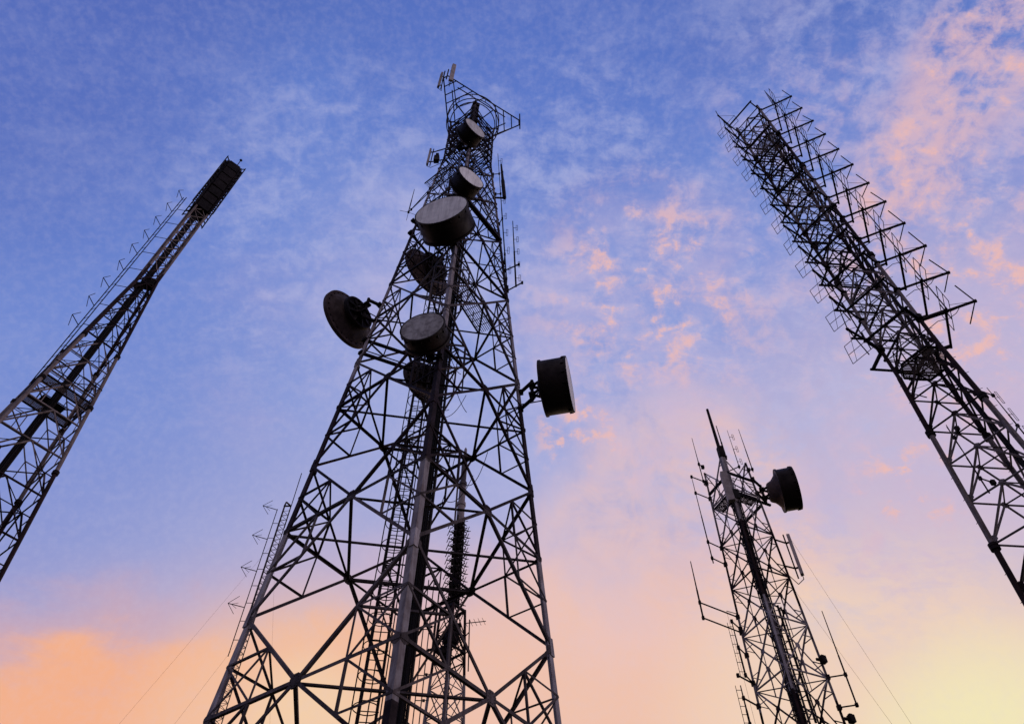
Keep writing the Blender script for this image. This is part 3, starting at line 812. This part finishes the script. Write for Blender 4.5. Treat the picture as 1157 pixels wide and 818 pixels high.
for k in range(len(lz) - 1):
    z0, z1 = lz[k], lz[k + 1]
    w = 0.066 if z0 < 30 else (0.05 if z0 < 41 else 0.042)
    for f in range(4):
        i, j = f, (f + 1) % 4; m = MB()
        c0, c1 = mid(ll(i, z0), ll(j, z0)), mid(ll(i, z1), ll(j, z1)); n = (LC + V((0, 0, z0)) - c0).normalized()
        m.angle(ll(i, z0), ll(j, z0), w, n)
        if z0 < 40:
            m.angle(ll(i, z0), c1, w, n); m.angle(ll(j, z0), c1, w, n)
            for leg in (i, j):
                b = mid(ll(leg, z0), c1); m.angle(b, ll(leg, (z0 + z1) / 2), w * 0.6, n); m.angle(b, lerp(ll(leg, z0), c0, 0.5), w * 0.6, n)
        else:
            m.angle(ll(i, z0), ll(j, z1), w, n); m.angle(ll(j, z0), ll(i, z1), w, n)
        m.build('face_bracing', M_LEFT, left)
    if z0 < 40:
        m = MB(); Cs = [mid(ll(f, z0), ll((f + 1) % 4, z0)) for f in range(4)]
        for f in range(4): m.angle(Cs[f] - V((0, 0, .05)), Cs[(f + 1) % 4] - V((0, 0, .05)), w * 0.7)
        m.build('plan_bracing', M_LEFT, left)
# central cable run
m = MB(); cb = MB()
for sx in (-0.19, 0.19): m.bar(LC + V((sx, -0.1, 0)), LC + V((sx, -0.1, 50)), 0.045, 0.09)
for k in range(100): m.bar(LC + V((-0.19, -0.1, .5 + .49 * k)), LC + V((0.19, -0.1, .5 + .49 * k)), 0.03)
o = m.build('cable_ladder', M_DARK, left)
for k in range(6):
    cb = MB(); c = LC + V((-0.13 + 0.052 * k, -0.17 + 0.03 * (k % 2), 0)); cb.tube(c, c + V((0, 0, 50.5)), 0.03, 6); cb.build('cable', M_CABLE, o)
# platform: four grated walkways and a solid centre
zp = 29.2; g_ = MB(); m = MB()
pc_ = [ll(i, zp) for i in range(4)]
for f in range(4):
    a, b = pc_[f], pc_[(f + 1) % 4]; n = (LC + V((0, 0, zp)) - mid(a, b)).normalized()
    if f in (1, 3):
        p, q = a + n * 0.28, b + n * 0.28
        for s_ in (-0.22, -0.13, -0.04, 0.05, 0.14, 0.23): g_.bar(p + n * s_, q + n * s_, 0.045, 0.03)
        m.bar(a + n * 0.0, b + n * 0.0, 0.06, 0.1); m.bar(a + n * 0.56, b + n * 0.56, 0.05, 0.1)
    else: m.bar(a, b, 0.08, 0.16)
    for h in (0.55, 1.1): m.tube(a + V((0, 0, h)), b + V((0, 0, h)), 0.028, 6)
    for t in (0.25, 0.5, 0.75): m.tube(lerp(a, b, t), lerp(a, b, t) + V((0, 0, 1.1)), 0.025, 6)
n = (pc_[0] - pc_[1]).normalized(); s_ = n.cross(V((0, 0, 1)))
c_ = LC + V((0, 0, zp))
for k in range(3): m.bar(c_ + n * (0.12 + 0.2 * k) + s_ * 0.6, c_ + n * (0.12 + 0.2 * k) - s_ * 0.6, 0.19, 0.04)
o = m.build('work_platform', M_DARK, left); g_.build('grating', M_GRATE, o)
m = MB(); m.box(LC + V((0.3, 0, 40.2)), 0.55, 0.5, 0.7, 0.3); m.box(LC + V((-0.1, -0.1, 39.7)), 0.4, 0.4, 0.5, 0.1); m.build('equipment_box', M_PDARK, left)
# side mast carrying the V dipoles
MX, MY = -24.25, 24.0 - 0.25
m = MB()
for dx in (0, 0.22): m.tube((MX + dx, MY, 30.2), (MX + dx, MY, 51.8), 0.028, 6)
for k in range(24): m.tube((MX, MY, 30.6 + 0.9 * k), (MX + 0.22, MY, 30.9 + 0.9 * k), 0.012, 5)
for z in [33.5 + 2.05 * k for k in range(9)]:
    m.tube((MX + 0.2, MY, z), ll(0, z), 0.022, 6)
m.build('side_mast', M_DARK, left)
vproto = None
NV = 9
for k in range(NV):
    lab = 'small V dipole antenna on the side mast of the left-hand tower, %s' % nth(k, NV)
    if vproto is None:
        o = vproto = thing('dipole_antenna', lab, 'antenna', (0, 0, 0), 'V dipole antennas on the side mast of the left-hand tower')
        m = MB(); m.tube((0, 0, 0), (0.7, 0, 0), 0.026, 6); m.build('boom', M_DARK, o)
        for s_ in (-1, 1):
            m = MB(); m.tube((0.7, 0, 0), (0.42, 0, s_ * 0.66), 0.018, 6); m.build('dipole', M_DARK, o)
    else: o = copy_tree(vproto); o['label'] = lab
    o.location = (MX, MY, 51.5 - 2.02 * k + random.uniform(-.08, .08)); o.rotation_euler = (random.uniform(-.1, .1), random.uniform(-.05, .05), R(-97 + random.uniform(-6, 6)))
# crown of panel antennas
NR = 7
pproto = None
sides = ['near face', 'right face', 'rear face', 'left face']
for f in range(4):
    az = R(-47) + f * math.pi / 2
    d = V((math.cos(az), math.sin(az), 0))
    for k in range(NR):
        lab = 'dark panel antenna on the %s of the left-hand tower crown, %s' % (sides[f], nth(k, NR))
        if pproto is None:
            o = pproto = thing('panel_antenna', lab, 'antenna', (0, 0, 0), 'panel antennas in the crown of the left-hand tower')
            m = MB(); m.prism((0.12, 0, -0.5), (0.12, 0, 0.5), [(-0.47, -0.06), (-0.42, 0.08), (0.42, 0.08), (0.47, -0.06)], (1, 0, 0)); m.build('radome', M_PDARK, o)
            m = MB()
            for y in (-0.5, 0.5): m.tube((0.1, y, -0.55), (0.1, y, 0.55), 0.03, 6)
            for z in (-0.4, 0.0, 0.4): m.tube((0.1, -0.5, z), (0.1, 0.5, z), 0.025, 6)
            m.tube((0, 0, 0), (-0.4, 0, 0), 0.04, 6)
            m.build('mount_frame', M_DARK, o)
        else: o = copy_tree(pproto); o['label'] = lab
        o.location = LC + d * (0.55 - 0.02 * k) + V((0, 0, 56.9 - 1.10 * k + random.uniform(-.04, .04))); o.rotation_euler = (0, 0, az + random.uniform(-.05, .05))
for k4 in range(4):
    az = R(-47 + 45 + 90 * k4)
    d = V((math.cos(az), math.sin(az), 0)); b = LC + d * 0.80
    m = MB()
    for e in (0.0, 0.30): m.bar(b + d * e + V((0, 0, 49.6)), b + d * e + V((0, 0, 57.6)), 0.06)
    for k in range(14): m.bar(b + V((0, 0, 49.7 + .6 * k)), b + d * 0.30 + V((0, 0, 49.7 + .6 * k)), 0.06)
    for z in (50.5, 57.5): m.bar(LC + d * 0.5 + V((0, 0, z)), b + V((0, 0, z)), 0.07)
    if k4 < 3: m.build('crown_ladder', M_DARK, left)
m.build('crown_ladder', M_DARK, left)
m = MB(); m.tube(LC + V((0.2, 0, 57)), LC + V((0.2, 0, 59.4)), 0.03, 6); m.lathe(LC + V((0.2, 0, 59.4)), (0, 0, 1), [(-0.12, 0.05), (0, 0.12), (0.12, 0.05)], 10)
for i in range(4): m.bar(ll(i, LZT), ll((i + 1) % 4, LZT), 0.1)
m.build('obstruction_light', M_DARK, left)

# ------------------------------------------------------------------ smaller tower, right of centre
QX, QY, QT = 12.045, 30.0, 2.765
def qr(z): return 2.03 - 0.0276 * z
def ql(i, z):      # 0 left, 1 near, 2 right, 3 far
    a = QT + i * math.pi / 2
    return V((QX + qr(z) * math.cos(a), QY + qr(z) * math.sin(a), z))
QC = V((QX, QY, 0))
small = thing('lattice_tower', 'smaller square lattice tower right of centre with a thick pole and a dark drum dish', 'tower', QC)
QZT = 31.0
for i in range(4):
    m = MB(); m.angle(ql(i, 0), ql(i, QZT), 0.10, QC - ql(i, 0)); m.build('leg', M_MID, small)
    m = MB(); m.box(ql(i, 0), 0.9, 0.9, 0.5, QT); m.build('footing', M_CONC, small)
lz = [0.4 + 2.55 * k for k in range(13)]
for k in range(12):
    z0, z1 = lz[k], min(lz[k + 1], QZT); zm = (z0 + z1) / 2
    for f in range(4):
        i, j = f, (f + 1) % 4; m = MB()
        c = mid(ql(i, zm), ql(j, zm)); n = (QC + V((0, 0, zm)) - c).normalized()
        m.angle(ql(i, z0), ql(j, z1), 0.062, n); m.angle(ql(j, z0) + n * .03, ql(i, z1) + n * .03, 0.062, n)
        m.angle(ql(i, z0), ql(j, z0), 0.055, n)
        for leg in (i, j):
            m.angle(mid(ql(leg, z0), c), lerp(ql(leg, z0), ql(leg, zm), 0.5), 0.035, n); m.angle(mid(ql(leg, z1), c), lerp(ql(leg, z1), ql(leg, zm), 0.5), 0.035, n)
        m.angle(c, lerp(ql(i, z0), ql(j, z0), .5), 0.04, n)
        fb = m.build('face_bracing', M_MID, small)
        gp = MB(); gp.plate(c, n, 0.13, 0.03, 6); gp.build('gusset_plate', M_MID, fb)
    m = MB()
    m.angle(ql(0, z0) - V((0, 0, .05)), ql(2, z0) - V((0, 0, .05)), 0.05); m.angle(ql(1, z0) - V((0, 0, .1)), ql(3, z0) - V((0, 0, .1)), 0.05)
    m.build('plan_bracing', M_MID, small)
PN = V((11.68, 29.05, 0))
m = MB(); m.tube(PN, PN + V((0, 0, 31.2)), 0.17, 14); m.tube(PN + V((0, 0, 31.2)), PN + V((0, 0, 34.9)), 0.10, 12, 0.075)
for z in (6, 11, 15, 17.5, 20, 22.6, 25.2, 27.6): m.lathe(PN + V((0, 0, z)), (0, 0, 1), [(-0.1, 0.17), (-0.1, 0.24), (0.1, 0.24), (0.1, 0.17)], 14)
pole = m.build('mast_pole', M_MID, small)
m = MB()
for k in range(6):
    a = random.uniform(0, 6.28)
    m.path([PN + V((0.24 * math.cos(a + .15 * math.sin(z)), 0.24 * math.sin(a + .15 * math.sin(z)), z)) for z in range(0, 29, 2)], 0.03, 5)
for k in range(40):
    z = 1 + 0.68 * k; m.bar(PN + V((-0.3, -0.05, z)), PN + V((0.3, 0.05, z)), 0.035, 0.05)
m.box(PN + V((0.05, -0.1, 28.0)), 0.38, 0.38, 0.6)
m.build('cable', M_CABLE, pole)
m = MB(); m.box(PN + V((0, -0.08, 31.2)), 0.3, 0.3, 0.8); m.build('mast_clamp', M_DARK, pole)
m = MB(); m.tube(at(922, 816, 30.6), at(878.5, 684, 30.6), 0.06, 8); e_ = at(922, 816, 30.6) - at(878.5, 684, 30.6)
for s_ in (-0.18, 0.18): m.tube(at(922, 816, 30.6) + V((s_, 0.1, -14)), at(878.5, 684, 30.6) + V((s_, 0.1, 0)), 0.035, 6)
for k in range(24): m.bar(at(922, 816, 30.6) + V((-.18, .1, .4 * k - 3)), at(922, 816, 30.6) + V((.18, .1, .4 * k - 3)), 0.03)
m.build('cable_ladder', M_DARK, small)
for (s0, s1, i0) in ((1, 0, 0), (1, 2, 2)):
    z = 28.3; m = MB(); a, b = ql(s0, z), ql(s1, z); n = (QC + V((0, 0, z)) - mid(a, b)).normalized()
    p, q = lerp(a, b, 0.2) + n * 0.3, lerp(a, b, 0.95) + n * 0.3
    for e in range(7): m.bar(p + n * (-0.24 + 0.08 * e), q + n * (-0.24 + 0.08 * e), 0.045, 0.03)
    for e in range(5): m.bar(lerp(p, q, .1 + .2 * e) - n * .25, lerp(p, q, .1 + .2 * e) + n * .25, 0.03, 0.03)
    o = m.build('rest_platform', M_GRATE, small)
    m = MB(); m.bar(p - n * .27, q - n * .27, 0.06, 0.1); m.bar(p + n * .27, q + n * .27, 0.06, 0.1)
    for t in (0, .5, 1): m.bar(lerp(p, q, t) - n * .27, lerp(p, q, t) - n * .27 + V((0, 0, 1)), .03)
    m.tube(p - n * .27 + V((0, 0, 1)), q - n * .27 + V((0, 0, 1)), .02, 6); m.build('railing', M_DARK, o)
for z, a, b, e in ((29.6, 1, 2, 1.1), (28.1, 1, 2, 1.35), (29.4, 1, 0, 1.0), (27.9, 3, 2, 1.0)):
    m = MB(); m.bar(ql(a, z), lerp(ql(a, z), ql(b, z), e), 0.11, 0.11); m.build('antenna_beam', M_DARK, small)
pg = at(827, 566, 28.75); pt_ = at(817, 534, 28.75)
panel('panel_antenna', 'fat grey cylinder shaped panel antenna on the thick pole of the smaller tower', 'antenna', pg, pg + V((0, 0, (pt_ - pg).z)), 0.42, 0.3, -105, [PN + V((0, 0, 28.6)), PN + V((0, 0, 30.3))], m_=M_PANEL)
dish('dark flared drum dish seen from behind on the right of the smaller tower', at(899.5, 551, 29.6), -17, 2.28, 0.85, [ql(2, 29), ql(2, 29)], flare=1.0, cone=0.62)
pp = at(906.5, 649, 29.3); panel('panel_antenna', 'grey panel antenna on a pipe off the right corner of the smaller tower', 'antenna', pp, pp + V((0, 0, 2.35)), 0.26, 0.16, -25, [ql(2, 24.0), ql(2, 25.6)], m_=M_PANEL)
G = 'whip antennas on the smaller tower'
def wq(label, a, b, Y, r, arms, **kw):
    p, q = at(*a, Y), at(*b, Y); q = V((p.x, p.y, q.z))
    whip(label, p, q, r, [(p + V((0, 0, dz)), ql(i, p.z + dz)) for i, dz in arms], group=G, **kw)
wq('thin whip antenna at the upper left corner of the smaller tower', (796, 548), (782, 495), 30.2, 0.028, [(0, 0.3), (0, 1.6)])
wq('thin whip antenna just right of the top pole of the smaller tower', (821, 519), (809.5, 481), 29.2, 0.045, [(1, 0.2)])
wq('whip antenna with small dipoles behind the top pole of the smaller tower', (836, 530), (821.6, 486), 30.6, 0.022, [(3, 0.2)], elements=3, loop=0.45)
wq('tallest thin whip antenna at the right corner of the smaller tower', (851, 533), (834.8, 485), 29.5, 0.028, [(2, 0.2)])
wq('long pole antenna down the left side of the smaller tower', (806, 636), (784.5, 537), 30.0, 0.03, [(0, 0.3), (0, 1.3), (0, 4.6), (0, 5.8)])
wq('dashed whip antenna on two long arms, far left of the smaller tower', (795, 700), (782.5, 634), 29.4, 0.04, [(0, 0.1), (0, 0.9)])
wq('whip antenna on a square bracket, lower right of the smaller tower', (968, 796), (927, 690), 29.2, 0.035, [(2, 0.0), (2, 1.3)])
wq('dipole array close to the left leg of the smaller tower, upper one', (843, 765), (826, 702), 29.9, 0.04, [(0, 0.1), (0, 1.4), (0, 2.7)], elements=6, step=0.2, side=(-1, 0, 0), name='dipole_array')
wq('dipole array close to the left leg of the smaller tower, lower one', (851, 832), (833, 774), 29.9, 0.045, [(0, 0.5), (0, 1.6), (0, 2.6)], elements=6, step=0.2, side=(-1, 0, 0), name='dipole_array')
for lab, px, py in (('black equipment box clamped to the right leg of the smaller tower', 930, 745), ('round black siren at the lowest visible right corner of the smaller tower', 962, 812)):
    c = at(px, py, 29.3); m = MB(); m.box(c, 0.22, 0.24, 0.3, 0.3); m.box(c - V((0.18, 0, 0)), 0.26, 0.08, 0.1, 0.3); m.box(c + V((0, 0, .17)), .14, .14, .06, .3)
    tag(m.build('equipment_box', M_PDARK, None, c), lab.replace('round black siren', 'small black box'), 'box')

# ------------------------------------------------------------------ far tower behind the central one
FC = V((-3.92, 45.0, 0))
far = thing('lattice_tower', 'slender far tower with a tubular top, seen through the central tower bracing', 'tower', FC)
def fr(z): return max(0.84, 2.3 - 0.0462 * z)
def fl(i, z):
    a = 0.08 + i * math.pi / 2
    return FC + V((fr(z) * math.cos(a), fr(z) * math.sin(a), z))
for i in range(4):
    m = MB(); m.tube(fl(i, 0), fl(i, 31.8), 0.09, 8); m.build('leg', M_FAR, far)
for k in range(16):
    z0, z1 = 0.3 + 1.97 * k, 0.3 + 1.97 * (k + 1)
    for f in range(4):
        i, j = f, (f + 1) % 4; m = MB()
        m.angle(fl(i, z0), fl(j, z1), 0.06); m.angle(fl(j, z0), fl(i, z1), 0.06); m.angle(fl(i, z0), fl(j, z0), 0.07)
        m.build('face_bracing', M_FAR, far)
m = MB()
for i in range(4): m.bar(fl(i, 31.7), fl((i + 1) % 4, 31.7), 0.16); m.bar(fl(i, 28.6), fl((i + 1) % 4, 28.6), 0.13); m.bar(fl(i, 28.6), FC + V((0, 0, 31.0)), 0.12)
m.box(FC + V((0, 0, 29.6)), 0.9, 0.7, 0.8, 0.5); m.box(FC + V((-0.2, -0.3, 28.4)), 0.7, 0.7, 0.5, 0.2); m.box(FC + V((0.35, 0.1, 30.4)), 0.5, 0.6, 0.5, 0.2)
m.build('work_platform', M_DARK, far)
m = MB(); m.tube(FC, FC + V((0, 0, 31)), 0.17, 10); m.tube(FC + V((0, 0, 31)), FC + V((0, 0, 39.5)), 0.11, 10)
for k in range(3):
    a = 2 * math.pi * k / 3; e = V((0.34 * math.cos(a), 0.34 * math.sin(a), 0)); e2 = V((0.34 * math.cos(a + 2.094), 0.34 * math.sin(a + 2.094), 0))
    m.tube(FC + e + V((0, 0, 30)), FC + e + V((0, 0, 40)), 0.05, 6)
    for j in range(16): m.tube(FC + e + V((0, 0, 30.5 + .6 * j)), FC + e2 + V((0, 0, 31.1 + .6 * j)), 0.025, 5)
m.build('upper_mast', M_DARK, far)
m = MB(); m.lathe(FC, (0, 0, 1), [(39.4, 0.30), (41.2, 0.30), (41.2, 0.36), (41.5, 0.36), (41.5, 0.27), (43.4, 0.27), (43.4, 0.33), (43.7, 0.33), (43.7, 0.24), (46.4, 0.24), (46.5, 0.28), (46.8, 0.28), (46.9, 0.14), (47.6, 0.12), (47.9, 0.0)], 18)
m.build('tubular_antenna', mat('tube_banding', (0.05, 0.03, 0.03), (0.03, 0.02, 0.02), 2, 0.5, bands=(39.4, 7.4, (0.22, 0.165, 0.15), (0.12, 0.085, 0.08))), far)
m = MB()
for j in range(11):
    for k in range(4):
        a = k * math.pi / 2 + 0.5; e = V((math.cos(a), math.sin(a), 0)); s_ = V((-e.y, e.x, 0)); c = FC + V((0, 0, 32.4 + 0.66 * j))
        m.box(c + e * 0.3, 0.3, 0.3, 0.4); m.tube(c + e * 0.3, c + e * 0.85, 0.045, 5); m.tube(c + e * 0.82 - s_ * 0.3 - V((0, 0, .2)), c + e * 0.82 + s_ * 0.3 + V((0, 0, .2)), 0.03, 5); m.tube(c + e * 0.7 + s_ * 0.3 - V((0, 0, .2)), c + e * 0.7 - s_ * 0.3 + V((0, 0, .2)), 0.026, 5)
        m.tube(c + e * 0.5 - s_ * 0.35, c + e * 0.5 + s_ * 0.35, 0.03, 5)
m.build('dipole_ring', M_DARK, far)
yp, yq = at(529, 758, 44.5), at(530.5, 700, 44.5)
o = thing('yagi_antenna', 'thin yagi antenna on an upright beside the far tower', 'antenna', yp)
m = MB(); m.tube(yp, yq, 0.045, 6); m.tube(lerp(yp, yq, .4), fl(0, lerp(yp, yq, .4).z), 0.04, 6); m.tube(lerp(yp, yq, .75), fl(0, lerp(yp, yq, .75).z), 0.04, 6); m.build('pole', M_DARK, o)
m = MB(); b0, b1 = at(525, 704, 44.5), at(549, 701.5, 44.5); m.tube(b0, b1, 0.03, 6); m.build('boom', M_DARK, o)
m = MB()
for t in (0.05, .3, .5, .7, .9): c = lerp(b0, b1, t); m.tube(c - V((0.1, .4, 0)), c + V((0.1, .4, 0)), 0.015, 5)
m.build('element', M_DARK, o)
# thin rung mast between
dp, dq = at(466, 818, 34), at(484, 655, 34); dq = V((dp.x, dp.y, dq.z)); db = V((dp.x, dp.y, 0))
o = thing('antenna_mast', 'thin rung mast standing behind the near leg of the central tower', 'mast', db)
m = MB()
for e in (0, 0.3): m.tube(db + V((e, 0, 0)), dq + V((e, 0, 0)), 0.03, 6)
for k in range(20): c = db + V((0, 0, 2 + 1.25 * k)); m.tube(c, c + V((0.3, 0, 0)), 0.024, 5)
m.build('pole', M_GALV, o)
for k in range(6):
    m = MB(); c = db + V((0.3, 0, 19.5 + 1.3 * k)); m.tube(c, c + V((0.35, 0, 0.03)), 0.02, 5); m.box(c + V((0.1, 0, 0)), 0.12, 0.1, 0.1)
    m.build('side_rung', M_GALV, o)

# ------------------------------------------------------------------ slim guyed mast on the left, behind the central tower
GX, GY = -15.0, 38.0; GC = V((GX, GY, 0)); GT = 35.0
gm_ = thing('guyed_mast', 'slim guyed lattice mast behind the left leg of the central tower', 'mast', GC)
def gl(i, z): a = 0.5 + i * 2.0944; return GC + V((0.26 * math.cos(a), 0.26 * math.sin(a), z))
m = MB()
for i in range(3): m.tube(gl(i, 0), gl(i, GT), 0.03, 6)
m.build('leg', M_GALV, gm_)
m = MB()
for k in range(86):
    z0 = 0.4 * k + .2
    for i in range(3): m.tube(gl(i, z0), gl((i + 1) % 3, z0 + .4), 0.015, 5); m.tube(gl(i, z0), gl((i + 1) % 3, z0), 0.013, 5)
for i in range(3): m.bar(gl(i, GT), gl((i + 1) % 3, GT), 0.08)
m.build('lacing', M_GALV, gm_)
m = MB(); m.tube(GC + V((0.3, 0, 33)), GC + V((0.3, 0, 37.9)), 0.03, 6); m.build('top_whip', M_DARK, gm_)
m = MB(); m.tube(GC + V((-0.55, 0, 24)), GC + V((-0.55, 0, 34.6)), 0.028, 6)
for k in range(8): m.tube(GC + V((-0.55, 0, 25 + 1.2 * k)), GC + V((-0.2, 0, 25 + 1.2 * k)), 0.02, 5)
m.build('side_pole', M_DARK, gm_)
m = MB()
for (zt, ax_, ay) in ((32.0, -11, -4), (25.5, -7, -6), (32.0, 7, 4)):
    p, q = GC + V((0, 0, zt)), GC + V((ax_, ay, 0))
    m.path([lerp(p, q, t) - V((0, 0, 2.0 * t * (1 - t))) for t in (0, .25, .5, .75, 1)], 0.004, 5)
m.build('guy_wire', M_DARK, gm_)
yproto = None
for k, (z, _) in enumerate(((34.55, 0), (32.1, 0), (29.65, 0), (27.1, 0))):
    lab = 'small arrow shaped antenna on the slim guyed mast, %s' % nth(k, 4)
    if yproto is None:
        o = yproto = thing('dipole_antenna', lab, 'antenna', (0, 0, 0), 'arrow shaped antennas on the slim guyed mast')
        m = MB(); m.tube((0, 0, 0), (0.95, 0, 0), 0.025, 6); m.build('boom', M_DARK, o)
        for s_ in (-1, 1):
            m = MB(); m.tube((0.95, 0, 0), (0.45, 0.05, s_ * 0.6), 0.016, 5); m.tube((0.75, 0, 0), (0.4, s_ * 0.3, 0.0), 0.012, 5); m.build('dipole', M_DARK, o)
    else: o = copy_tree(yproto); o['label'] = lab
    o.location = (GX - 0.57, GY, z); o.rotation_euler = (0, 0, R(205))

# guy wires coming down to the right of the smaller tower
for lab, a, b, Y0_, Y1_ in (('faint guy wire running down to the right, upper one', (889, 602), (1030, 818), 29.4, 31.5), ('faint guy wire running down to the right, lower one', (899, 668), (1008, 818), 29.4, 31.5)):
    p, q = at(*a, Y0_), at(*b, Y1_); q2 = p + (q - p) * (p.z / (p.z - q.z))
    m = MB(); m.tube(p, q2, 0.005, 5); m.tube(q2 + V((0, 0, -0.2)), lerp(q2, p, 0.03), 0.035, 6)
    tag(m.build('guy_wire', M_DARK, None, tuple(q2)), lab, 'wire', 'guy wires of the smaller tower')
m = MB(); p = at(821, 690, 30.3); m.tube(V((p.x, p.y, 0)), p, 0.006, 5); m.tube(p, ql(0, p.z), 0.02, 5)
tag(m.build('guy_wire', M_DARK, None, (p.x, p.y, 0)), 'thin vertical wire hanging left of the smaller tower', 'wire', 'guy wires of the smaller tower')
